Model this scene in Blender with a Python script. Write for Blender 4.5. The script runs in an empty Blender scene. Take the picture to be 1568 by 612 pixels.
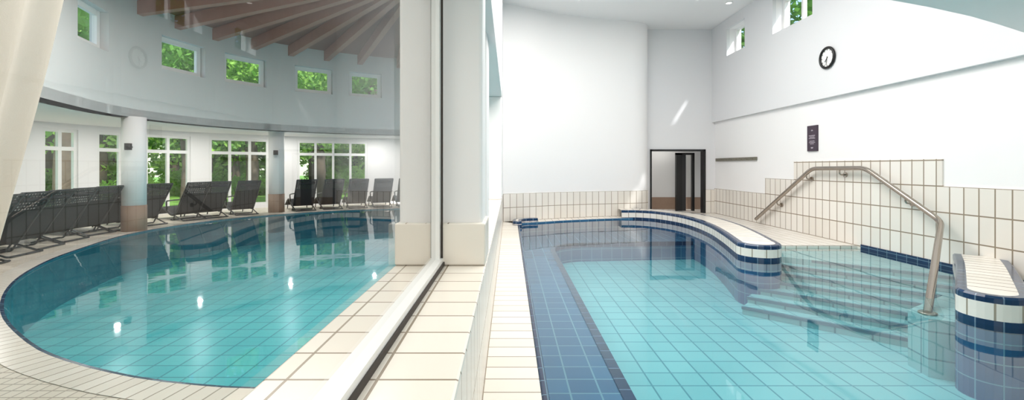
import bpy, bmesh, math, random
from mathutils import Vector, noise
random.seed(7)
S=bpy.context.scene
COL=S.collection
try: S.view_settings.view_transform='Standard'
except Exception: pass

# ---------------------------------------------------------------- materials
def newmat(name):
    m=bpy.data.materials.new(name); m.use_nodes=True
    nt=m.node_tree; b=nt.nodes['Principled BSDF']
    return m,nt,b
def rgb(r,g,b):  # sRGB 0-255 -> linear
    f=lambda c:(c/255/12.92) if c/255<=0.04045 else ((c/255+0.055)/1.055)**2.4
    return (f(r),f(g),f(b),1)
def plain(name,col,rough=.5,metal=0,bump=0,scale=30,var=0):
    m,nt,b=newmat(name)
    b.inputs['Base Color'].default_value=col
    b.inputs['Roughness'].default_value=rough
    b.inputs['Metallic'].default_value=metal
    if bump or var:
        tc=nt.nodes.new('ShaderNodeTexCoord'); n=nt.nodes.new('ShaderNodeTexNoise')
        n.inputs['Scale'].default_value=scale; n.inputs['Detail'].default_value=4
        nt.links.new(tc.outputs['Object'],n.inputs['Vector'])
        if bump:
            bp=nt.nodes.new('ShaderNodeBump'); bp.inputs['Strength'].default_value=bump; bp.inputs['Distance'].default_value=.01
            nt.links.new(n.outputs['Fac'],bp.inputs['Height']); nt.links.new(bp.outputs['Normal'],b.inputs['Normal'])
        if var:
            mx=nt.nodes.new('ShaderNodeMix'); mx.data_type='RGBA'
            mx.inputs[6].default_value=tuple(c*(1-var) for c in col[:3])+(1,)
            mx.inputs[7].default_value=tuple(min(1,c*(1+var)) for c in col[:3])+(1,)
            nt.links.new(n.outputs['Fac'],mx.inputs[0]); nt.links.new(mx.outputs[2],b.inputs['Base Color'])
    return m
def tile(name,mode,w,h,c1,c2,grout,mort=.006,rough=.25,off=(0,0)):
    m,nt,b=newmat(name); L=nt.links.new
    tc=nt.nodes.new('ShaderNodeTexCoord')
    br=nt.nodes.new('ShaderNodeTexBrick')
    br.offset=0; br.squash=1
    br.inputs['Scale'].default_value=1
    br.inputs['Brick Width'].default_value=w; br.inputs['Row Height'].default_value=h
    br.inputs['Mortar Size'].default_value=mort; br.inputs['Mortar Smooth'].default_value=.1
    br.inputs['Bias'].default_value=0
    br.inputs['Color1'].default_value=c1; br.inputs['Color2'].default_value=c2; br.inputs['Mortar'].default_value=grout
    if mode=='UV':
        src=tc.outputs['UV']
    else:
        sp=nt.nodes.new('ShaderNodeSeparateXYZ'); L(tc.outputs['Object'],sp.inputs[0])
        cb=nt.nodes.new('ShaderNodeCombineXYZ')
        L(sp.outputs[mode[0]],cb.inputs[0]); L(sp.outputs[mode[1]],cb.inputs[1]); src=cb.outputs[0]
    mp=nt.nodes.new('ShaderNodeVectorMath'); mp.operation='ADD'; mp.inputs[1].default_value=(off[0]+100*w,off[1]+100*h,0)
    L(src,mp.inputs[0]); L(mp.outputs[0],br.inputs['Vector'])
    L(br.outputs['Color'],b.inputs['Base Color'])
    bp=nt.nodes.new('ShaderNodeBump'); bp.inputs['Strength'].default_value=.3; bp.inputs['Distance'].default_value=.004; bp.invert=True
    L(br.outputs['Fac'],bp.inputs['Height']); L(bp.outputs['Normal'],b.inputs['Normal'])
    b.inputs['Roughness'].default_value=rough
    return m
def tri(name,w,h,c1,c2,g,mort=.006,rough=.25,off=(0,0)):
    return [tile(name+'_yz','YZ',w,h,c1,c2,g,mort,rough,off),tile(name+'_xz','XZ',w,h,c1,c2,g,mort,rough,off),tile(name+'_xy','XY',w,h,c1,c2,g,mort,rough,off)]

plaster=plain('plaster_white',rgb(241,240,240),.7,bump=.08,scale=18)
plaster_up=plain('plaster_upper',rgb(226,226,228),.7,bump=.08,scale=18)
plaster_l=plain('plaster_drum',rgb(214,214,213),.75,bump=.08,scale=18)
white_paint=plain('white_frame_paint',rgb(240,240,238),.35)
cream=rgb(236,231,224); cream2=rgb(229,223,214); grout=rgb(156,144,128)
T_cream=tri('tile_cream',.21,.38,cream,cream2,grout,.008)
T_creamR=tri('tile_cream_right',.215,.40,cream,cream2,rgb(146,132,114),.010)
T_sill=tile('tile_sill','XY',.32,.23,rgb(246,240,230),rgb(240,232,220),rgb(150,134,114),.006,off=(.145,0))
T_deck=tile('tile_deck','XY',.44,.19,rgb(243,237,227),rgb(235,228,216),rgb(156,142,124),.006,off=(.176,0))
T_deck2=tile('tile_deck_small','XY',.2,.2,cream,cream2,grout,.006)
T_uv=tile('tile_cream_uv','UV',.21,.38,cream,cream2,grout,.009)
T_cap=tile('tile_cap_uv','UV',.2,.6,rgb(240,234,225),rgb(232,225,214),rgb(130,116,98),.011)
T_navy=tile('tile_navy_uv','UV',.2,.5,rgb(26,58,94),rgb(20,48,82),rgb(110,130,150),.006,rough=.15)
T_navy_xy=tile('tile_navy_xy','XY',.25,.2,rgb(20,48,84),rgb(16,42,76),rgb(90,120,140),.006)
T_navy_yz=tile('tile_navy_yz','YZ',.2,.5,rgb(20,48,84),rgb(16,42,76),rgb(90,120,140),.006)
T_blue=tri('tile_blue',.25,.25,rgb(54,104,142),rgb(46,92,130),rgb(98,142,164),.008)
T_blueuv=tile('tile_blue_uv','UV',.2,.2,rgb(48,98,142),rgb(42,88,130),rgb(100,150,175),.006)
T_tealuv=tile('tile_teal_uv','UV',.2,.2,rgb(56,136,152),rgb(48,124,142),rgb(60,130,145),.006)
T_floor=tri('tile_turquoise',.30,.30,rgb(126,188,196),rgb(117,180,189),rgb(78,140,154),.010)
T_step=tri('tile_step',.30,.30,rgb(134,190,196),rgb(122,180,188),rgb(78,140,154),.009)
T_floorL=tri('tile_teal_round_pool',.30,.30,rgb(94,200,204),rgb(82,190,196),rgb(52,144,156),.011)
T_mosaic=tile('tile_mosaic_deck','XY',.09,.09,rgb(232,224,208),rgb(222,213,196),rgb(176,164,146),.006,rough=.4)
T_rim=tile('tile_rim_uv','UV',.12,.26,rgb(240,234,222),rgb(232,224,210),rgb(170,158,140),.006)
brown=plain('brown_stone',rgb(146,122,104),.6,var=.12,scale=8)
black=plain('black_frame',rgb(14,14,16),.4)
steel=plain('brushed_steel',rgb(170,160,150),.22,1)
darkwood=plain('wood_beam_brown',rgb(178,126,108),.45,var=.12,scale=6)
ceilwood=plain('ceiling_boards_brown',rgb(152,108,97),.6,var=.12,scale=3)
gasket=plain('gasket_dark',rgb(50,42,36),.6)

def sheet(name,tint,r0,rough,scale=0,strength=0):
    """thin dielectric sheet: transparent + Schlick reflection, independent of face side"""
    m=bpy.data.materials.new(name); m.use_nodes=True; nt=m.node_tree; nt.nodes.clear(); L=nt.links.new
    out=nt.nodes.new('ShaderNodeOutputMaterial'); mx=nt.nodes.new('ShaderNodeMixShader')
    tr=nt.nodes.new('ShaderNodeBsdfTransparent'); tr.inputs[0].default_value=tint
    gl=nt.nodes.new('ShaderNodeBsdfGlossy'); gl.inputs['Roughness'].default_value=rough
    lw=nt.nodes.new('ShaderNodeLayerWeight'); lw.inputs[0].default_value=.5
    pw=nt.nodes.new('ShaderNodeMath'); pw.operation='POWER'; pw.inputs[1].default_value=5
    ma=nt.nodes.new('ShaderNodeMath'); ma.operation='MULTIPLY_ADD'; ma.inputs[1].default_value=1-r0; ma.inputs[2].default_value=r0
    L(lw.outputs['Facing'],pw.inputs[0]); L(pw.outputs[0],ma.inputs[0])
    if strength:
        tc=nt.nodes.new('ShaderNodeTexCoord'); n=nt.nodes.new('ShaderNodeTexNoise'); n.inputs['Scale'].default_value=scale; n.inputs['Detail'].default_value=2
        bp=nt.nodes.new('ShaderNodeBump'); bp.inputs['Strength'].default_value=strength; bp.inputs['Distance'].default_value=.02
        L(tc.outputs['Object'],n.inputs['Vector']); L(n.outputs['Fac'],bp.inputs['Height'])
        L(bp.outputs[0],gl.inputs['Normal']); L(bp.outputs[0],lw.inputs['Normal'])
    L(ma.outputs[0],mx.inputs[0]); L(tr.outputs[0],mx.inputs[1]); L(gl.outputs[0],mx.inputs[2]); L(mx.outputs[0],out.inputs[0])
    return m
W_right=sheet('water_right',(.86,.97,.98,1),.02,.02,1.3,.10)
W_left=sheet('water_left',(.86,.97,.98,1),.03,.03,1.6,.14)
G_pane=sheet('glass_pane',(.97,.98,.98,1),.07,0)
G_win=sheet('glass_window',(.98,.99,.98,1),.02,0)

# ---------------------------------------------------------------- mesh helpers
def empty(name,loc=(0,0,0),rz=0):
    o=bpy.data.objects.new(name,None); o.location=loc; o.rotation_euler[2]=rz; o.empty_display_size=.1; COL.objects.link(o); return o
def mk(name,vs,fs,mats,parent=None,mi=None,uvs=None,smooth=False,fix=True):
    me=bpy.data.meshes.new(name); me.from_pydata([tuple(v) for v in vs],[],fs)
    if not isinstance(mats,(list,tuple)): mats=[mats]
    for m in mats: me.materials.append(m)
    if mi:
        for p,i in zip(me.polygons,mi): p.material_index=i
    if uvs:
        ul=me.uv_layers.new(name='UVMap'); k=0
        for p,fu in zip(me.polygons,uvs):
            for li,c in zip(p.loop_indices,fu): ul.data[li].uv=c
    if smooth:
        for p in me.polygons: p.use_smooth=True
    if fix:
        bm=bmesh.new(); bm.from_mesh(me); bmesh.ops.recalc_face_normals(bm,faces=bm.faces); bm.to_mesh(me); bm.free()
    o=bpy.data.objects.new(name,me); COL.objects.link(o)
    if parent: o.parent=parent
    return o
def by_normal(o,mats3):
    me=o.data; me.materials.clear()
    for m in mats3: me.materials.append(m)
    for p in me.polygons:
        n=p.normal; a=[abs(n.x),abs(n.y),abs(n.z)]; p.material_index=a.index(max(a))
    return o
class Bx:
    def __init__(s): s.v=[]; s.f=[]
    def box(s,x0,x1,y0,y1,z0,z1):
        b=len(s.v); s.v+=[(x,y,z) for z in(z0,z1) for (x,y) in((x0,y0),(x1,y0),(x1,y1),(x0,y1))]
        s.f+=[tuple(b+i for i in q) for q in((0,3,2,1),(4,5,6,7),(0,1,5,4),(1,2,6,5),(2,3,7,6),(3,0,4,7))]; return s
    def quadprism(s,p4,z0,z1):
        b=len(s.v); s.v+=[(p[0],p[1],z) for z in(z0,z1) for p in p4]
        s.f+=[tuple(b+i for i in q) for q in((0,3,2,1),(4,5,6,7),(0,1,5,4),(1,2,6,5),(2,3,7,6),(3,0,4,7))]; return s
    def make(s,name,mat,parent=None):
        return mk(name,s.v,s.f,mat,parent)
def bevel(o,w=.01,seg=2):
    m=o.modifiers.new('b','BEVEL'); m.width=w; m.segments=seg; m.limit_method='ANGLE'; return o
def prism(name,poly,z0,z1,mat,parent=None):
    n=len(poly); vs=[(x,y,z0) for x,y in poly]+[(x,y,z1) for x,y in poly]
    fs=[tuple(range(n))[::-1],tuple(range(n,2*n))]+[(i,(i+1)%n,n+(i+1)%n,n+i) for i in range(n)]
    return mk(name,vs,fs,mat,parent)
def catmull(pts,step=.15):
    P=[Vector(p) for p in pts]; P=[P[0]*2-P[1]]+P+[P[-1]*2-P[-2]]; out=[]
    for i in range(1,len(P)-2):
        a,b,c,d=P[i-1:i+3]; n=max(2,int((c-b).length/step))
        for k in range(n):
            t=k/n
            out.append(.5*((2*b)+(c-a)*t+(2*a-5*b+4*c-d)*t*t+(3*b-a-3*c+d)*t**3))
    out.append(P[-2]); return out
def normals(C):
    N=[]
    for i in range(len(C)):
        a=C[max(0,i-1)]; b=C[min(len(C)-1,i+1)]; t=(b-a).normalized(); N.append(Vector((-t.y,t.x)))
    return N
def arcl(C):
    s=[0]
    for i in range(1,len(C)): s.append(s[-1]+(C[i]-C[i-1]).length)
    return s
def tube(name,pts,r,mat,parent=None,cyc=False,res=6):
    cu=bpy.data.curves.new(name,'CURVE'); cu.dimensions='3D'; cu.bevel_depth=r; cu.bevel_resolution=res; cu.use_fill_caps=True
    sp=cu.splines.new('POLY'); sp.points.add(len(pts)-1)
    for p,q in zip(sp.points,pts): p.co=(q[0],q[1],q[2],1)
    sp.use_cyclic_u=cyc
    tmp=bpy.data.objects.new('tmp',cu); COL.objects.link(tmp)
    dg=bpy.context.evaluated_depsgraph_get(); me=bpy.data.meshes.new_from_object(tmp.evaluated_get(dg))
    bpy.data.objects.remove(tmp); me.materials.clear(); me.materials.append(mat)
    for p in me.polygons: p.use_smooth=True
    o=bpy.data.objects.new(name,me); COL.objects.link(o)
    if parent: o.parent=parent
    return o
def rounded(pts,r=.1,n=6):
    P=[Vector(p) for p in pts]; out=[P[0]]
    for i in range(1,len(P)-1):
        a=(P[i-1]-P[i]); b=(P[i+1]-P[i]); rr=min(r,a.length*.45,b.length*.45)
        A=P[i]+a.normalized()*rr; B=P[i]+b.normalized()*rr
        for k in range(n+1):
            t=k/n; out.append(A*(1-t)**2+P[i]*2*t*(1-t)+B*t*t)
    out.append(P[-1]); return out
def cyl(name,c,r,z0,z1,mat,parent=None,n=48):
    vs=[];fs=[]
    for z in(z0,z1):
        for i in range(n):
            a=2*math.pi*i/n; vs.append((c[0]+r*math.cos(a),c[1]+r*math.sin(a),z))
    fs=[(i,(i+1)%n,n+(i+1)%n,n+i) for i in range(n)]+[tuple(range(n))[::-1],tuple(range(n,2*n))]
    o=mk(name,vs,fs,mat,parent)
    for p in o.data.polygons: p.use_smooth=len(p.vertices)==4
    return o
def wall_curve(name,C,th,z0,z1,holes,mat):
    N=normals(C); A=arcl(C); cuts=sorted(set([0,A[-1]]+A+[h for q in holes for h in q[:2]]))
    def at(s):
        for i in range(1,len(A)):
            if s<=A[i]+1e-9:
                t=(s-A[i-1])/max(1e-9,A[i]-A[i-1]); return C[i-1].lerp(C[i],t),N[i-1].lerp(N[i],t)
        return C[-1],N[-1]
    b=Bx()
    for s0,s1 in zip(cuts[:-1],cuts[1:]):
        if s1-s0<1e-5: continue
        p,n=at(s0); q,m=at(s1); quad=[p,q,q+m*th,p+n*th]; mid=(s0+s1)/2
        hs=[h for h in holes if h[0]<mid<h[1]]
        if hs:
            h=hs[0]
            if h[2]>z0: b.quadprism(quad,z0,h[2])
            if h[3]<z1: b.quadprism(quad,h[3],z1)
        else: b.quadprism(quad,z0,z1)
    o=b.make(name,mat); return o,at
def window(name,p,q,z0,z1,ncol,transom=None,fw=.06,mat=white_paint):
    p=Vector(p);q=Vector(q); d=q-p; L=d.length; e=empty(name,(p.x,p.y,0),math.atan2(d.y,d.x))
    b=Bx(); t=.04
    b.box(0,L,-t,t,z0,z0+fw).box(0,L,-t,t,z1-fw,z1)
    for i in range(ncol+1):
        x=L*i/ncol; w=fw
        x0=max(0,x-w/2 if 0<i<ncol else (0 if i==0 else L-w)); b.box(x0,x0+w,-t-.003,t+.003,z0,z1)
    if transom: b.box(0,L,-t-.006,t+.006,transom,transom+fw*1.2)
    b.make('frame',mat,e)
    mk('glass',[(0,0,z0),(L,0,z0),(L,0,z1),(0,0,z1)],[(0,1,2,3)],G_win,e)
    return e

# ================================================================ DIVIDING WALL
XR,XL=-.176,-.87
wl=empty('wall_dividing')
b=Bx().box(XL,XR,-3,12.6,-1,.75); o=b.make('parapet',plaster,wl); by_normal(o,[T_cream[0],T_cream[1],T_sill])
bevel(o,.012,2)
b=Bx().box(XL+.02,XR-.03,3.52,3.95,.75,3.1).box(XL,XR-.09,5.4,6.0,.75,3.1).box(XL,XR,10.4,12.6,.75,3.1).box(XL,XR,-3,-.6,.75,3.1)
o=b.make('piers',plaster,wl); bevel(o,.03,3)
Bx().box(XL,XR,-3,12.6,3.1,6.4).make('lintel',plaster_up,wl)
o=Bx().box(XL,XR-.005,3.46,4.0,.752,1.07).make('pier_base_tiles',plaster,wl); by_normal(o,[T_sill,plain('tile_cream_plain',rgb(240,233,222),.25),T_sill]); bevel(o,.012)
w=empty('window_dividing')
Bx().box(-.585,-.5,-.6,3.46,.752,.81).box(-.585,-.52,3.40,3.459,.81,3.1).box(-.585,-.5,-.6,-.53,.81,3.1).box(-.585,-.5,-.6,3.459,3.04,3.1).make('frame',white_paint,w)
Bx().box(-.5,-.490,-.6,3.46,.752,.78).box(-.517,-.503,3.450,3.464,.8,3.1).make('gasket',gasket,w)
mk('glass',[(-.55,-.55,.8),(-.55,3.42,.8),(-.55,3.42,3.05),(-.55,-.55,3.05)],[(0,1,2,3)],G_pane,w)

# ================================================================ RIGHT ROOM SHELL
ZC=5.95; XW=6.65
BW=catmull([(-.176,12.42),(.6,12.85),(1.4,13.28),(2.5,13.68),(3.5,13.95),(4.05,14.12),(4.35,14.4),(4.42,14.9)],.12)
vs=[];fs=[];uv=[];A=arcl(BW)
for z in(-.9,ZC): vs+=[(p.x,p.y,z) for p in BW]
n=len(BW); fs=[(i,i+1,n+i+1,n+i) for i in range(n-1)]
mk('wall_far_curved',vs,fs,plaster,smooth=True)
NB=normals(BW)
def dado_curve(name,C,N,z0,z1,off,mats):
    A=arcl(C); Q=[c-nn*off for c,nn in zip(C,N)]; n=len(C)
    vs=[(p.x,p.y,z0) for p in Q]+[(p.x,p.y,z1) for p in Q]+[(p.x,p.y,z1) for p in C]
    fs=[(i,i+1,n+i+1,n+i) for i in range(n-1)]+[(n+i,n+i+1,2*n+i+1,2*n+i) for i in range(n-1)]
    uv=[[(A[i],z0),(A[i+1],z0),(A[i+1],z1),(A[i],z1)] for i in range(n-1)]+[[(A[i],.01),(A[i+1],.01),(A[i+1],.03),(A[i],.03)] for i in range(n-1)]
    return mk(name,vs,fs,mats,uvs=uv)
dado_curve('trim_dado_far',BW,NB,-.02,.76,.02,[T_uv])
b=Bx().box(4.3,4.58,14.8,15.0,-.9,ZC).box(6.3,XW+.3,14.8,15.0,-.9,ZC).box(4.58,6.3,14.8,15.0,2.02,ZC).box(4.58,6.3,14.8,15.0,-.9,-.02)
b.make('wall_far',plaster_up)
o=Bx().box(6.34,XW,14.77,14.8,-.02,.76).make('trim_dado_far_corner',plaster); by_normal(o,T_cream)
d=empty('door_1')
Bx().box(4.55,4.60,14.76,15.0,0,2.05).box(6.27,6.34,14.76,15.0,0,2.05).box(4.55,6.34,14.76,15.0,2.0,2.06).make('frame',black,d)
Bx().box(5.66,5.86,15.5,15.62,0,1.96).box(6.20,6.28,15.5,15.62,0,1.96).box(5.66,6.28,15.5,15.62,1.9,1.97).make('inner_frame',black,d)
Bx().box(5.86,6.0,15.54,15.58,0,1.9).make('leaf',plain('door_dark',rgb(40,38,42),.4),d)
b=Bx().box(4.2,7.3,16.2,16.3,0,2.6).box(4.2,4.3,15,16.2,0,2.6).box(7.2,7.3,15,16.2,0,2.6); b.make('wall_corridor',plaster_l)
Bx().box(4.3,7.2,16.17,16.2,0,.42).box(4.3,4.33,15,16.2,0,.42).make('trim_corridor_dado',brown)
Bx().box(4.2,7.3,15,16.3,-.1,0).make('floor_corridor',T_deck2)
Bx().box(4.2,7.3,15,16.3,2.6,2.7).make('ceiling_corridor',plaster)
def sY(y): return 15-y
o,at=wall_curve('wall_right',[Vector((XW,15)),Vector((XW,-3))],.35,-.9,ZC,[(sY(13.8),sY(12.75),4.84,5.66),(sY(11.4),sY(9.9),4.8,5.66)],plaster)
for k,(y1,y0) in enumerate([(13.8,12.75),(11.4,9.9)]):
    window('window_%d'%(20+k),(XW+.22,y1),(XW+.22,y0),4.82,5.66,1 if k==0 else 2,fw=.07)
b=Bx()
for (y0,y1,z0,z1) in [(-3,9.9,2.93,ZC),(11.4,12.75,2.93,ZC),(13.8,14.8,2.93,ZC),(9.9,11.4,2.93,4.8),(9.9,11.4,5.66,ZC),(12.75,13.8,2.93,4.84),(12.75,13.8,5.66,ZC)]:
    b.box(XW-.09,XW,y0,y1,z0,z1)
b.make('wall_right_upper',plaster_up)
o=Bx().box(XW-.025,XW,11.85,14.78,-.1,.8).box(XW-.025,XW,10.65,11.85,-.1,1.2).box(XW-.025,XW,7.0,10.65,-.1,1.62).box(XW-.025,XW,-3,7.0,-.1,1.2).make('trim_dado_right',plaster)
by_normal(o,T_creamR)
o=Bx().box(XW-.045,XW-.025,3,8.6,-.75,.04).make('trim_waterline_right',plaster); by_normal(o,[T_navy_yz,T_navy_yz,T_navy_yz])
Bx().box(-.2,7.1,-3,15.1,ZC,ZC+.2).make('ceiling_right',plaster)
Bx().box(XL,7,-3.2,-3,-1,6.2).make('wall_back',plaster)
low=[(XW-.1,5.78),(6.15,5.46),(5.5,5.14),(4.9,4.86),(4.2,4.58),(3.55,4.35),(2.8,4.1),(1.6,3.85),(XR,3.7),(XR,-3),(XW-.1,-3)]
prism('ceiling_low',low,3.1,3.32,plaster)
def downlight(x,y,z,r=1.0):
    e=empty('ceiling_downlight',(x,y,z))
    vs=[];n=24
    for r_,zz in((.1,0),(.1,-.015),(.075,-.02),(.07,0)):
        vs+=[(r*r_*math.cos(2*math.pi*i/n),r*r_*math.sin(2*math.pi*i/n),zz) for i in range(n)]
    fs=[(k*n+i,k*n+(i+1)%n,(k+1)*n+(i+1)%n,(k+1)*n+i) for k in range(3) for i in range(n)]
    mk('ring',vs,fs,white_paint,e)
    m=bpy.data.materials.get('lamp_lens')
    if not m:
        m,nt,bb=newmat('lamp_lens'); bb.inputs['Emission Color'].default_value=(1,.97,.9,1); bb.inputs['Emission Strength'].default_value=3
    mk('lens',[(r*.07*math.cos(2*math.pi*i/n),r*.07*math.sin(2*math.pi*i/n),-.006) for i in range(n)],[tuple(range(n))],m,e)
for x,y in((1.85,12.1),(5.0,12.1),(5.95,12.4),(3.0,8),(3.0,6.5)): downlight(x,y,ZC)

# ================================================================ RIGHT POOL
pool=empty('swimming_pool')
ZW=-.035; ZF=-.8
o=Bx().box(XR,XW,-3,14.8,ZF-.1,ZF).make('pool_floor',plaster,pool); by_normal(o,T_floor)
mk('water',[(.26,-3,ZW),(XW,-3,ZW),(XW,13.6,ZW),(.26,13.6,ZW)],[(0,1,2,3)],W_right,pool)
o=Bx().box(XR,.21,-3,12.6,ZF,0).make('coping_left',plaster,pool); by_normal(o,[T_blue[0],T_blue[1],T_deck])
o=Bx().box(.21,.262,-3,12.3,-.12,.004).make('coping_navy_edge',T_navy_xy,pool); bevel(o,.015,3)
edge=catmull([(.2,12.1),(.8,12.4),(1.5,12.75),(2.6,13.15),(3.6,13.4),(4.2,13.5)],.15)
poly=[(p.x,p.y) for p in edge]+[(4.5,14.8),(4.3,14.8)]+[(p.x,p.y+.02) for p in reversed(BW[:-4])]
o=prism('coping_far',poly,ZF,0,plaster,pool); by_normal(o,[T_blue[0],T_blue[1],T_deck2])
inner=[(1.0,-3),(1.0,10.2)]+[(1.0+.9*(1-math.cos(a)),10.2+.9*math.sin(a)) for a in [math.pi/2*k/10 for k in range(1,11)]]+[(4.6,11.35)]
bench=inner+[(4.6,13.6),(.26,13.6),(.26,-3)]
o=prism('bench',bench,ZF,-.36,plaster,pool); by_normal(o,T_blue)
C=[Vector(p) for p in inner]; Nn=normals(C); Aa=arcl(C)
C2=[c+nn*.09 for c,nn in zip(C,Nn)]; C0=[c-nn*.012 for c,nn in zip(C,Nn)]; n=len(C)
vs=[(p.x,p.y,-.352) for p in C2]+[(p.x,p.y,-.352) for p in C0]+[(p.x,p.y,-.45) for p in C0]
fs=[(k*n+i,k*n+i+1,(k+1)*n+i+1,(k+1)*n+i) for k in range(2) for i in range(n-1)]
uv=[[(Aa[i],.1),(Aa[i+1],.1),(Aa[i+1],.2),(Aa[i],.2)] for k in range(2) for i in range(n-1)]
mk('bench_navy_nosing',vs,fs,T_navy,pool,uvs=uv)

def curb(name,pts,hw,zt,zb):
    C=catmull(pts,.1); N=normals(C); A=arcl(C); n=len(C)
    def ring(h):
        L=[c-nn*h for c,nn in zip(C,N)]
        a0=math.atan2(-N[-1].y,-N[-1].x)
        arc=[C[-1]+Vector((math.cos(a0+math.pi*k/14),math.sin(a0+math.pi*k/14)))*h for k in range(1,14)]
        R=[c+nn*h for c,nn in zip(C,N)][::-1]
        return L+arc+R
    lv=[(hw-.09,zt,0),(hw-.018,zt,1),(hw,zt-.02,1),(hw,zt-.07,2),(hw,ZW+.05,1),(hw,ZW-.06,3),(hw,zb,3)]
    rings=[ring(h) for h,_,_ in lv]; m=len(rings[0]); AA=arcl(rings[2])
    vs=[];fs=[];mi=[];uv=[]
    for (h,z,_),r in zip(lv,rings): vs+=[(p.x,p.y,z) for p in r]
    mats=[T_cap,T_navy,T_uv,T_blueuv]
    for k in range(len(lv)-1):
        z0,z1=lv[k][1],lv[k+1][1]
        mt=[1,1,1,2,1,3][k]
        for i in range(m-1):
            fs.append((k*m+i,k*m+i+1,(k+1)*m+i+1,(k+1)*m+i)); mi.append(mt)
            v0,v1=(z0,z1) if mt==3 else (.1,.2)
            uv.append([(AA[i],v0),(AA[i+1],v0),(AA[i+1],v1),(AA[i],v1)])
    h0=hw-.09
    for i in range(n-1):
        a,bq=i,i+1; c,dq=m-1-(i+1),m-1-i
        fs.append((a,bq,c,dq)); mi.append(0)
        uv.append([(A[i],.3-h0),(A[i+1],.3-h0),(A[i+1],.3+h0),(A[i],.3+h0)])
    cap=list(range(n-1,n+14)); fs.append(tuple(cap)); mi.append(0)
    uv.append([((rings[0][j]-C[-1]).length+A[-1],.3) for j in cap])
    return mk(name,vs,fs,mats,pool,mi=mi,uvs=uv)
curb('curb_curved',[(3.3,13.75),(3.85,13.7),(4.4,13.3),(4.8,12.4),(4.9,11.4),(4.8,10.2),(4.55,9.0),(4.22,7.75)],.34,.22,ZF)
curb('curb_diagonal',[(6.6,6.42),(6.05,5.82),(5.45,5.2),(4.86,4.6)],.27,.25,ZF)
curb('curb_corner',[(.75,12.55),(.4,12.45),(.22,12.2),(.2,11.8)],.12,.10,ZF)
dk=[(4.5,8.7),(4.7,9.7),(4.85,11.0),(4.8,12.4),(4.3,13.3),(4.2,14.0),(4.45,14.8),(XW,14.8),(XW,8.7)]
o=prism('entry_deck',dk,ZF,0,plaster,pool); by_normal(o,[T_cream[0],T_cream[1],T_deck2])
o=prism('deck_right',[(5.0,4.3),(XW,5.9),(XW,3.2),(5.4,3.75)],ZF,.0,plaster,pool); by_normal(o,[T_blue[0],T_blue[1],T_deck2])
o=prism('rail_plinth',[(5.6,5.9),(4.62,5.30),(4.58,5.0),(4.82,4.85),(5.9,5.7)],ZF,-.16,plaster,pool); by_normal(o,T_step)
dv=Vector((-.68,-.733)); nv=Vector((.733,-.68))
nos=plain('nosing_teal',rgb(62,116,138),.3)
t0=Vector((4.75,8.3)).dot(dv)
for k in range(7):
    z=-.11-k*.095; tk=t0+.27*k
    sl=Vector((4.35,7.9)).dot(nv); sr=sl+2.55
    P=lambda t,s:(dv*t+nv*s)
    q=[P(tk-(.4 if k==0 else .3),sl),P(tk-(.4 if k==0 else .3),sr),P(tk,sr),P(tk,sl)]
    q=[Vector((min(a.x,XW-.03),a.y)) for a in q]
    o=Bx().quadprism(q,ZF,z).make('tread_%d'%(k+1),plaster,pool); by_normal(o,T_step)
    q2=[P(tk-.04,sl-.01),P(tk-.04,sr),P(tk+.012,sr),P(tk+.012,sl-.01)]
    q2=[Vector((min(a.x,XW-.03),a.y)) for a in q2]
    Bx().quadprism(q2,z-.04,z+.004).make('nosing_%d'%(k+1),nos,pool)
o=prism('step_landing',[(4.5,8.72),(XW,8.72),(XW,6.6),(6.2,7.05),(4.6,8.35)],ZF,-.105,plaster,pool); by_normal(o,T_step)

# handrail
hr=empty('handrail')
pts=rounded([(6.5,12.05,.12),(6.5,9.83,1.46),(6.5,8.35,1.475),(6.47,6.85,.68),(4.72,5.16,-.16)],.16,8)
tube('rail',pts,.042,steel,hr)
cyl('flange',(4.72,5.16),.085,-.16,-.14,steel,hr)
for (y,z) in((11.1,.70),(10.0,1.36),(9.0,1.47),(7.5,1.03)):
    tube('bracket',rounded([(6.5,y,z-.03),(6.5,y-.0,z-.13),(6.64,y,z-.13)],.05),.014,steel,hr)
    vs=[];n=20
    for x in(6.60,6.625):
        vs+=[(x,y+.05*math.cos(2*math.pi*i/n),z-.13+.05*math.sin(2*math.pi*i/n)) for i in range(n)]
    mk('rosette',vs,[tuple(range(n)),tuple(range(n,2*n))]+[(i,(i+1)%n,n+(i+1)%n,n+i) for i in range(n)],steel,hr)

# clock
ck=empty('wall_clock',(XW-.10,9.4,3.74)); R=.205;n=48
tube('rim',[(-.02,R*math.cos(2*math.pi*i/n),R*math.sin(2*math.pi*i/n)) for i in range(n)],.026,black,ck,cyc=True)
mk('face',[(-.012,R*math.cos(2*math.pi*i/n),R*math.sin(2*math.pi*i/n)) for i in range(n)],[tuple(range(n))],plain('clock_face',rgb(238,238,236),.4),ck)
b=Bx()
def hand(b,ang,r0,r1,wd,x):
    d=Vector((-math.sin(ang),math.cos(ang))); p=Vector((-d.y,d.x)); i=len(b.v)
    for xx in(x,x-.003):
        for q in(d*r0+p*wd,d*r0-p*wd,d*r1-p*wd,d*r1+p*wd): b.v.append((xx,q.x,q.y))
    b.f+=[(i,i+1,i+2,i+3),(i+4,i+5,i+6,i+7),(i,i+1,i+5,i+4),(i+1,i+2,i+6,i+5),(i+2,i+3,i+7,i+6),(i+3,i,i+4,i+7)]
for k in range(12): hand(b,2*math.pi*k/12,.15,.18,.006,-.014)
hand(b,math.radians(222),-.02,.10,.008,-.018); hand(b,math.radians(190),-.03,.15,.005,-.022)
b.make('hands_and_marks',black,ck)
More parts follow.
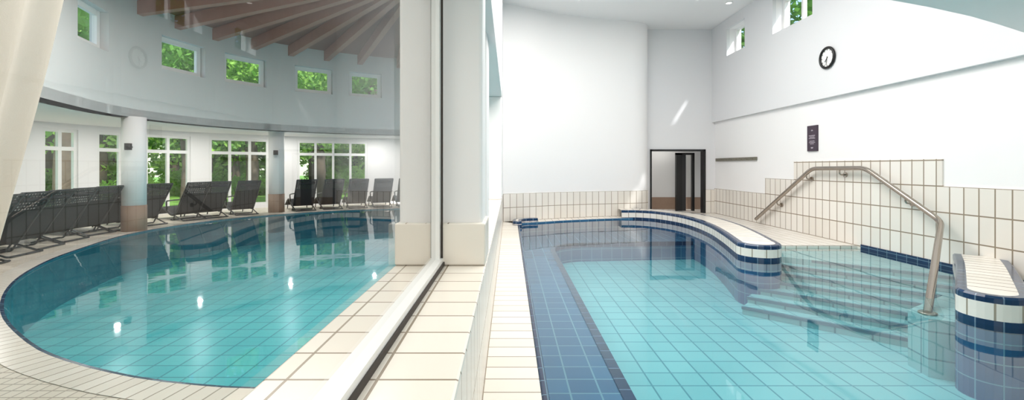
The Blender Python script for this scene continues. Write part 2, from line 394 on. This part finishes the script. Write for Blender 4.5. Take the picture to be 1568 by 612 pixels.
# sign
sg=empty('wall_sign',(XW-.02,10.0,2.12))
Bx().box(-.01,.02,-.165,.165,-.28,.28).make('panel',plain('sign_plum',rgb(62,48,62),.5),sg)
b=Bx()
for z,w in((.17,.03),(.06,.10),(.03,.08),(0,.10),(-.06,.08),(-.09,.10),(-.12,.06),(-.2,.035),(-.215,.03)): b.box(-.013,-.01,-w,w,z-.006,z+.006)
b.box(-.013,-.01,-.012,.012,.16,.19); b.make('lettering',plain('sign_text',rgb(190,180,190),.5),sg)
# hook rail
hk=empty('coat_hook_rail',(XW,13.45,1.72))
o=Bx().box(-.05,0,-1.2,1.2,-.045,.045).make('board',plain('rail_wood_grey',rgb(120,116,104),.6,var=.2,scale=12),hk); bevel(o,.01)
for k in range(8):
    y=-1.05+k*.3; tube('hook_%d'%(k+1),rounded([(-.04,y,.0),(-.10,y,-.01),(-.11,y,.03)],.02,4),.008,steel,hk)

# ================================================================ LEFT ROOM
rp=empty('round_swimming_pool')
PL=[(-.87,3.08),(-1.69,3.08),(-2.15,3.13),(-2.69,3.25),(-3.42,3.52),(-4.11,3.89),(-5.2,4.67),(-6.24,5.68),(-7.06,6.77),(-7.75,8.08),(-8.5,10.3),(-8.35,12.4),(-7.5,14.1),(-6.1,15.35),(-4.2,16.35),(-2.5,16.8),(-.87,16.9)]
PC=catmull(PL,.25); PN=normals(PC)
if PN[len(PN)//2].x>0: PN=[-q for q in PN]
PA=arcl(PC); n=len(PC)
mk('pool_floor',[(p.x,p.y,-.85) for p in PC],[tuple(range(n))],T_floorL[2],rp)
vs=[(p.x,p.y,-.85) for p in PC]+[(p.x,p.y,-.0) for p in PC]
uv=[[(PA[i],0),(PA[i+1],0),(PA[i+1],.85),(PA[i],.85)] for i in range(n-1)]
mk('pool_side',vs,[(i,i+1,n+i+1,n+i) for i in range(n-1)],T_tealuv,rp,uvs=uv)
mk('water',[(p.x,p.y,-.03) for p in PC],[tuple(range(n))],W_left,rp)
def strip(name,o0,o1,z0,z1,mat,par=None):
    a=[p+q*o0 for p,q in zip(PC,PN)]; c=[p+q*o1 for p,q in zip(PC,PN)]
    vs=[(p.x,p.y,z0) for p in a]+[(p.x,p.y,z1) for p in c]
    uv=[[(PA[i],.01),(PA[i+1],.01),(PA[i+1],.25),(PA[i],.25)] for i in range(n-1)]
    return mk(name,vs,[(i,i+1,n+i+1,n+i) for i in range(n-1)],mat,par,uvs=uv)
strip('rim_tiles',0,.24,.004,.004,T_rim,rp)
strip('rim_edge',-.03,0,.0,.004,T_navy_xy,rp)
strip('floor_round_deck',.2,4.6,0,0,T_mosaic)
i0=min(range(n),key=lambda i:(PC[i]-Vector((-6.6,6.2))).length)
DC=[p+q*.22 for p,q in zip(PC,PN)][i0:]
sgn=1 if (normals(DC)[len(DC)//2]).dot(PN[(n+i0)//2])>0 else -1
DA=arcl(DC)
def near(C,A,pt):
    i=min(range(len(C)),key=lambda i:(C[i]-Vector(pt)).length); return A[i]
hol=[]
for pt,hw,du in (((-8.35,9.1),.58,.1),((-8.85,12.05),.64,.18),((-8.15,13.75),.62,.05),((-6.75,15.2),.60,.18),((-5.2,16.2),.56,.2)):
    s=near(DC,DA,pt)+du; hol.append((s-hw,s+hw,3.97,4.82))
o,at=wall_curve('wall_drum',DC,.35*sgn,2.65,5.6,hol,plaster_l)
for k,h in enumerate(hol):
    p,a1=at(h[0]); q,a2=at(h[1]); nn=(a1+a2).normalized()*sgn
    window('window_%d'%(k+1),p+nn*.20,q+nn*.20,3.97,4.82,1,fw=.12)
WW=[(-11.2,6.2),(-11.9,8.6),(-12.0,11.0),(-11.9,11.65),(-11.75,12.46),(-11.6,12.85),(-11.4,13.48),(-11.15,14.0),(-10.6,15.2),(-10.25,15.6),(-8.86,16.85),(-8.1,17.45),(-5.75,18.5),(-4.3,18.9),(-.87,19.3)]
WC=[Vector(p) for p in WW]; WAr=arcl(WC)
hs=[(WAr[3],WAr[4]),(WAr[5],WAr[6]),(WAr[7],WAr[8]),(WAr[9],WAr[10]),(WAr[11],WAr[12])]
hs=[(WAr[2]-2.2,WAr[2]-.15)]+hs
o,at2=wall_curve('wall_window_ring',WC,.25*sgn,-.1,2.65,[(a,c,.12,2.5) for a,c in hs],plaster)
for k,((a,c),nc) in enumerate(zip(hs,(2,2,1,2,3,4))):
    p,m1=at2(a+.001); q,m2=at2(c-.001); nn=((q-p).normalized()); nn=Vector((-nn.y,nn.x))*sgn
    window('window_%d'%(10+k),p+nn*.08,q+nn*.08,.12,2.5,nc,transom=1.93,fw=.085)
dd=[PC[i]+PN[i]*.22 for i in range(n)][i0:]
poly=[(p.x,p.y) for p in dd]+[(p.x+(p-Vector((-3,10))).normalized().x*.3,p.y+(p-Vector((-3,10))).normalized().y*.3) for p in reversed(WC)]
prism('ceiling_soffit',poly,2.65,2.85,plaster)
prism('floor_window_ring',[(-11.2,6.0),(-12.2,8.6),(-12.3,11.2),(-12.0,12.8),(-11.5,14.1),(-10.6,15.7),(-8.3,17.8),(-5.8,18.8),(-.87,19.5),(-.87,20.4),(-6,19.6),(-9,18.4),(-11.5,16),(-13,13),(-13.2,9),(-12,6)],-.12,-.004,T_deck2)
for c in((-8.8,10.72),(-7.72,15.15)):
    e=empty('column')
    cyl('shaft',c,.235,.6,2.66,plaster,e); cyl('base_cladding',c,.245,0,.6,brown,e)
    tube('lamp_arm',[(c[0]+.1,c[1]-.2,1.95),(c[0]+.16,c[1]-.34,1.95)],.03,gasket,e)
    cyl('lamp_head',(c[0]+.16,c[1]-.36),.07,1.88,2.03,gasket,e)
hub=Vector((-2.0,10.9)); RC=[p+q*.3 for p,q in zip(PC,PN)]
vs=[(p.x,p.y,5.42) for p in RC]+[(hub.x,hub.y,6.35)]
mk('ceiling_round',vs,[(i,i+1,n) for i in range(n-1)],ceilwood)
bm_=empty('roof_beams')
DAf=arcl(RC); total=DAf[-1]; k=0
s=near(RC,DAf,(-8.8,10.9))-4*1.15
while s<total-.3:
    i=min(range(n),key=lambda i:abs(DAf[i]-s)); p=RC[i]; d=(hub-p); L=d.length; d.normalize(); pn=Vector((-d.y,d.x))*.085
    p0=p; p1=hub-d*.5
    vs=[]
    for P_,z in((p0,5.40),(p1,6.28)):
        for sg_ in(-1,1):
            q=P_+pn*sg_; vs+=[(q.x,q.y,z),(q.x,q.y,z-.32)]
    mk('beam_%d'%k,vs,[(0,1,3,2),(4,5,7,6),(0,1,5,4),(2,3,7,6),(0,2,6,4),(1,3,7,5)],darkwood,bm_)
    s+=1.15;k+=1
Bx().box(-9.5,XL,-3,18.5,6.4,6.6).make('roof_slab',plaster)
Bx().box(-9.5,-9.3,-3,5.5,-.1,6.4).box(-9.5,XL,-3.2,-3,-.1,6.4).make('wall_left_back',plaster)
Bx().box(-9.5,XL,-3,0.2,-.1,-.002).make('floor_left_back',T_mosaic)

# curtain
vs=[];fs=[];nu,nvv=60,30
for j in range(nvv+1):
    t=j/nvv; z=3.6-t*3.55
    xe=-2.18-.50*min(1,max(0,(3.0-z)/2.0))**1.2
    for i in range(nu+1):
        u=i/nu; x=xe-u*(1.5-.5*t); y=2.35+.05*math.sin(u*38+.6*math.sin(t*3))*(.5+.5*t)+.02*math.sin(u*11)
        vs.append((x,y,z))
fs=[(j*(nu+1)+i,j*(nu+1)+i+1,(j+1)*(nu+1)+i+1,(j+1)*(nu+1)+i) for j in range(nvv) for i in range(nu)]
mk('curtain',vs,fs,plain('curtain_cream',rgb(238,235,226),.9,bump=.2,scale=200),smooth=True)

# ================================================================ LOUNGERS
def weave():
    m=bpy.data.materials.new('lounger_weave'); m.use_nodes=True; nt=m.node_tree; b=nt.nodes['Principled BSDF']; L=nt.links.new
    b.inputs['Base Color'].default_value=rgb(40,42,44); b.inputs['Roughness'].default_value=.7
    tc=nt.nodes.new('ShaderNodeTexCoord'); br=nt.nodes.new('ShaderNodeTexBrick'); br.offset=0
    br.inputs['Scale'].default_value=1; br.inputs['Brick Width'].default_value=.06; br.inputs['Row Height'].default_value=.06
    br.inputs['Mortar Size'].default_value=.018; br.inputs['Color1'].default_value=(.7,.7,.7,1); br.inputs['Color2'].default_value=(.85,.85,.85,1); br.inputs['Mortar'].default_value=(1,1,1,1)
    L(tc.outputs['UV'],br.inputs['Vector']); L(br.outputs['Color'],b.inputs['Alpha']); return m
WV=weave(); LF=plain('lounger_frame',rgb(66,68,70),.35,.6); CU=plain('lounger_sling_dark',rgb(36,38,41),.8,bump=.3,scale=120)
prof=catmull([(-.62,1.06),(-.53,.91),(-.29,.53),(-.10,.22),(.08,.15),(.34,.28),(.58,.37),(.8,.28),(1.05,.14)],.06)
pa=arcl(prof); m_=len(prof); hwid=.30
lv=[];lf=[];lu=[];lm=[]
for y in(-hwid,hwid): lv+=[(p.x,y,p.y) for p in prof]
for i in range(m_-1):
    lf.append((i,i+1,m_+i+1,m_+i)); lu.append([(pa[i],0),(pa[i+1],0),(pa[i+1],.6),(pa[i],.6)]); lm.append(0 if pa[i]<.30 else 1)
def lounger(x,y,rz):
    e=empty('sun_lounger',(x,y,0),rz)
    for nm,dat in LM.items():
        o=bpy.data.objects.new(nm,dat); COL.objects.link(o); o.parent=e
LM={}
t=mk('sling',lv,lf,[WV,CU],mi=lm,uvs=lu); LM['sling']=t.data; bpy.data.objects.remove(t)
for sdn,y in(('side_rail_a',-.32),('side_rail_b',.32)):
    t=tube(sdn,[(p.x,y,p.y) for p in prof],.02,LF,res=3); LM[sdn]=t.data; bpy.data.objects.remove(t)
    t=tube('leg',rounded([(-.29,y*1.0,.53),(.02,y,.02),(.12,y,.02)],.04,4)[:],.016,LF,res=3); LM['rear_leg_'+sdn[-1]]=t.data; bpy.data.objects.remove(t)
    t=tube('leg',rounded([(-.45,y,.02),(-.40,y,.02),(.15,y,.22),(.5,y,.36)],.04,4),.016,LF,res=3); LM['cross_leg_'+sdn[-1]]=t.data; bpy.data.objects.remove(t)
    t=tube('leg',[(.62,y,.36),(.72,y,.02)],.016,LF,res=3); LM['front_leg_'+sdn[-1]]=t.data; bpy.data.objects.remove(t)
    t=tube('arm',rounded([(-.34,y*1.05,.60),(.0,y*1.08,.57),(.26,y*1.08,.54),(.3,y,.26)],.05,4),.02,LF,res=3); LM['armrest_'+sdn[-1]]=t.data; bpy.data.objects.remove(t)
for nm,xx,zz in(('bar_top',-.62,1.06),('bar_foot',1.05,.14),('bar_ground',-.45,.02),('bar_mid',.1,.02)):
    t=tube(nm,[(xx,-.32,zz),(xx,.32,zz)],.018,LF,res=3); LM[nm]=t.data; bpy.data.objects.remove(t)
t=tube('head_pillow',[(-.55,-.25,.94),(-.55,.25,.94)],.04,CU,res=4); LM['head_pillow']=t.data; bpy.data.objects.remove(t)
s0=near(PC,PA,(-6.5,5.95)); s1=near(PC,PA,(-3.5,16.6))
ss=s0
colp=[Vector((-8.8,10.72)),Vector((-7.72,15.15))]
while ss<s1:
    i=min(range(n),key=lambda i:abs(PA[i]-ss)); p=PC[i]+PN[i]*.98; q=PN[i]
    fr=(ss-s0)/(s1-s0)
    ang=math.atan2(q.y,q.x)-math.radians(14*(1-fr)-6*fr)
    ok=True
    for c in colp:
        if (p-c).length<.58: ok=False
    if ok: lounger(p.x,p.y,ang+random.uniform(-.05,.05))
    ss+=.80

# ================================================================ OUTSIDE
lawn=plain('lawn',rgb(120,165,62),.9,var=.35,scale=.8)
a=[p+q*4.4 for p,q in zip(PC,PN)]; c=[p+q*70 for p,q in zip(PC,PN)]
vs=[(p.x,p.y,-.06) for p in a]+[(p.x,p.y,-.06) for p in c]
mk('ground_lawn',vs,[(i,i+1,n+i+1,n+i) for i in range(n-1)],lawn)
bark=plain('bark',rgb(96,84,70),.9,var=.4,scale=6,bump=.8)
def leafmat(name,c):
    m,nt,b=newmat(name); b.inputs['Base Color'].default_value=c; b.inputs['Roughness'].default_value=.6
    L=nt.links.new
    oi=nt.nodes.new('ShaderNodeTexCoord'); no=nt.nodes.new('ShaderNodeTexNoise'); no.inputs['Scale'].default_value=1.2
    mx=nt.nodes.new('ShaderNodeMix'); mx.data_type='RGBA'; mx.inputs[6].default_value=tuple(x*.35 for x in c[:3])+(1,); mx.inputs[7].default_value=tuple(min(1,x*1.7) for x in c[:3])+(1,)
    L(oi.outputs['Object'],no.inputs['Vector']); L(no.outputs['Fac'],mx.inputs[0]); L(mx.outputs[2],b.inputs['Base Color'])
    tl=nt.nodes.new('ShaderNodeBsdfTranslucent'); L(mx.outputs[2],tl.inputs[0]); ms=nt.nodes.new('ShaderNodeMixShader'); ms.inputs[0].default_value=.45
    out=nt.nodes['Material Output']; L(b.outputs[0],ms.inputs[1]); L(tl.outputs[0],ms.inputs[2]); L(ms.outputs[0],out.inputs[0]); return m
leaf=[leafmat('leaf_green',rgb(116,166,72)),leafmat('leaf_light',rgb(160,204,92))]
def leafcloud(blobs,cnt,size):
    vs=[];fs=[]
    for _ in range(cnt):
        bx,by,bz,br=random.choice(blobs)
        d=Vector((random.gauss(0,1),random.gauss(0,1),random.gauss(0,1))).normalized()*br*(random.random()**.4)
        c=Vector((bx,by,bz))+Vector((d.x,d.y,d.z*.75))
        a=Vector((random.gauss(0,1),random.gauss(0,1),random.gauss(0,1))).normalized(); b_=a.orthogonal().normalized(); s_=size*random.uniform(.6,1.3)
        k=len(vs); vs+=[c-a*s_,c+b_*s_*.5,c+a*s_,c-b_*s_*.5]; fs.append((k,k+1,k+2,k+3))
    return vs,fs
tm=[]
for v_ in range(4):
    lo=3.0 if v_<3 else 1.0
    blobs=[(random.uniform(-2,2),random.uniform(-2,2),random.uniform(lo,9 if v_<3 else 7),random.uniform(1.0,1.8)) for _ in range(14 if v_<3 else 18)]
    vs,fs=leafcloud(blobs,4000 if v_<3 else 6000,.16 if v_<3 else .2); t=mk('t',vs,fs,leaf[v_%2],fix=False); tm.append(t.data); bpy.data.objects.remove(t)
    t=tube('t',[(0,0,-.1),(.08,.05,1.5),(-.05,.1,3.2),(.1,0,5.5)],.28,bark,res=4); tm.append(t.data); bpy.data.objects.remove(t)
vs,fs=leafcloud([(random.uniform(-1.2,1.2),random.uniform(-.6,.6),random.uniform(.2,.9),.55) for _ in range(9)],2200,.09)
t=mk('t',vs,fs,leaf[1],fix=False); bush=t.data; bpy.data.objects.remove(t)
def tree(x,y,k,s):
    e=empty('tree',(x,y,-.06),random.uniform(0,6)); e.scale=(s,s,s)
    o=bpy.data.objects.new('foliage',tm[2*k]); COL.objects.link(o); o.parent=e
    o=bpy.data.objects.new('trunk',tm[2*k+1]); COL.objects.link(o); o.parent=e
for i,(x,y,s) in enumerate([(-14.6,15.0,1.1),(-20.5,19,1.0),(-15.5,22,1.1),(-24,24,1.3),(-13.0,23,1.0),(-18.5,28,1.2),(-11.5,27,1.1),(-9.5,22.8,.9),(-8,30,1.2),(-23,17,1.2),(-27,30,1.4),(-14,33,1.4),(-6.6,22.5,1.0),(-32,24,1.5),(-21,35,1.5),(-29,17,1.5),(-26,12,1.3),(-19,11,1.0),(-3,32,1.4),(11,10,1.0),(12,14,1.1),(11.5,18,1.1)]):
    tree(x,y,i%3,s)
for i in range(16):
    a_=math.radians(92+i*5.8); r=random.uniform(30,36)
    tree(-3+r*math.cos(a_),10+r*math.sin(a_),3,random.uniform(1.1,1.5))
hd=empty('hedge')
for i in range(30):
    a_=math.radians(95+i*2.9); r=random.uniform(17,26)
    x=-3+r*math.cos(a_); y=10+r*math.sin(a_)
    o=bpy.data.objects.new('bush',bush); COL.objects.link(o); o.parent=hd; o.location=(x,y,-.05); o.rotation_euler[2]=random.uniform(0,6); s_=random.uniform(.8,1.3); o.scale=(s_,s_,s_)

# ================================================================ LIGHT
w=bpy.data.worlds.new('sky'); S.world=w; w.use_nodes=True; nt=w.node_tree
sk=nt.nodes.new('ShaderNodeTexSky'); sk.sky_type='NISHITA'; sk.sun_disc=False; sk.sun_elevation=math.radians(48); sk.sun_rotation=math.radians(150)
nt.links.new(sk.outputs[0],nt.nodes['Background'].inputs[0]); nt.nodes['Background'].inputs[1].default_value=.40
def lamp(name,kind,loc,rot,e,size=None,sy=None,col=(1,1,1)):
    l=bpy.data.lights.new(name,kind); l.energy=e; l.color=col
    if kind=='AREA':
        l.shape='RECTANGLE' if sy!='disk' else 'DISK'; l.size=size
        if sy!='disk': l.size_y=sy or size
    o=bpy.data.objects.new(name,l); o.location=loc; o.rotation_euler=rot; COL.objects.link(o); return o
s_=lamp('sun','SUN',(0,0,20),(0,0,0),6); s_.data.angle=.05
s_.rotation_euler=Vector((-.45,.55,-.72)).to_track_quat('-Z','Y').to_euler()
lamp('fill_light_right','AREA',(2.2,7.6,5.85),(0,0,0),500,4.0,6.8,(1,.965,.925))  # added fill for the right room, no fitting behind it
lamp('fill_light_low','AREA',(2.6,1.2,3.05),(0,0,0),62,4,3,(1,.94,.87))  # unseen fill added to brighten the sill and near pool
lamp('fill_light_round','AREA',(-4.2,8.0,5.1),(0,0,0),350,4,4,(1,.96,.92))  # out-of-view fill added for the round pool room
lamp('fill_light_left_low','AREA',(-3,1.0,4.5),(0,0,0),120,3,3,(1,.95,.88))  # extra fill added over the near left side, not a fixture
lamp('fill_light_back','AREA',(1.6,-2.7,1.7),(math.radians(90),0,0),52,3.5,2.2,(1,.95,.88))  # fill added behind the camera to lift the pier facing it
lamp('fill_light_corridor','AREA',(5.3,15.5,2.5),(0,0,0),12,.9,.4,(1,.97,.93))  # small fill added so the space behind the doorway reads light
for x,y in((-10.3,9.0),(-10.2,11.9),(-9.6,14.2),(-7.8,16.3),(-5.2,17.6),(-2.8,18)):
    lamp('soffit_light','AREA',(x,y,2.62),(0,0,0),34,.12,'disk',(1,.97,.93))

cam=bpy.data.cameras.new('camera'); co=bpy.data.objects.new('camera',cam); COL.objects.link(co)
co.location=(0,0,1.5); co.rotation_euler=(math.pi/2,0,0)
cam.sensor_width=36; cam.lens=36*700/1568; cam.shift_x=4/1568; cam.shift_y=-51/1568; cam.clip_start=.05; cam.clip_end=300
S.camera=co
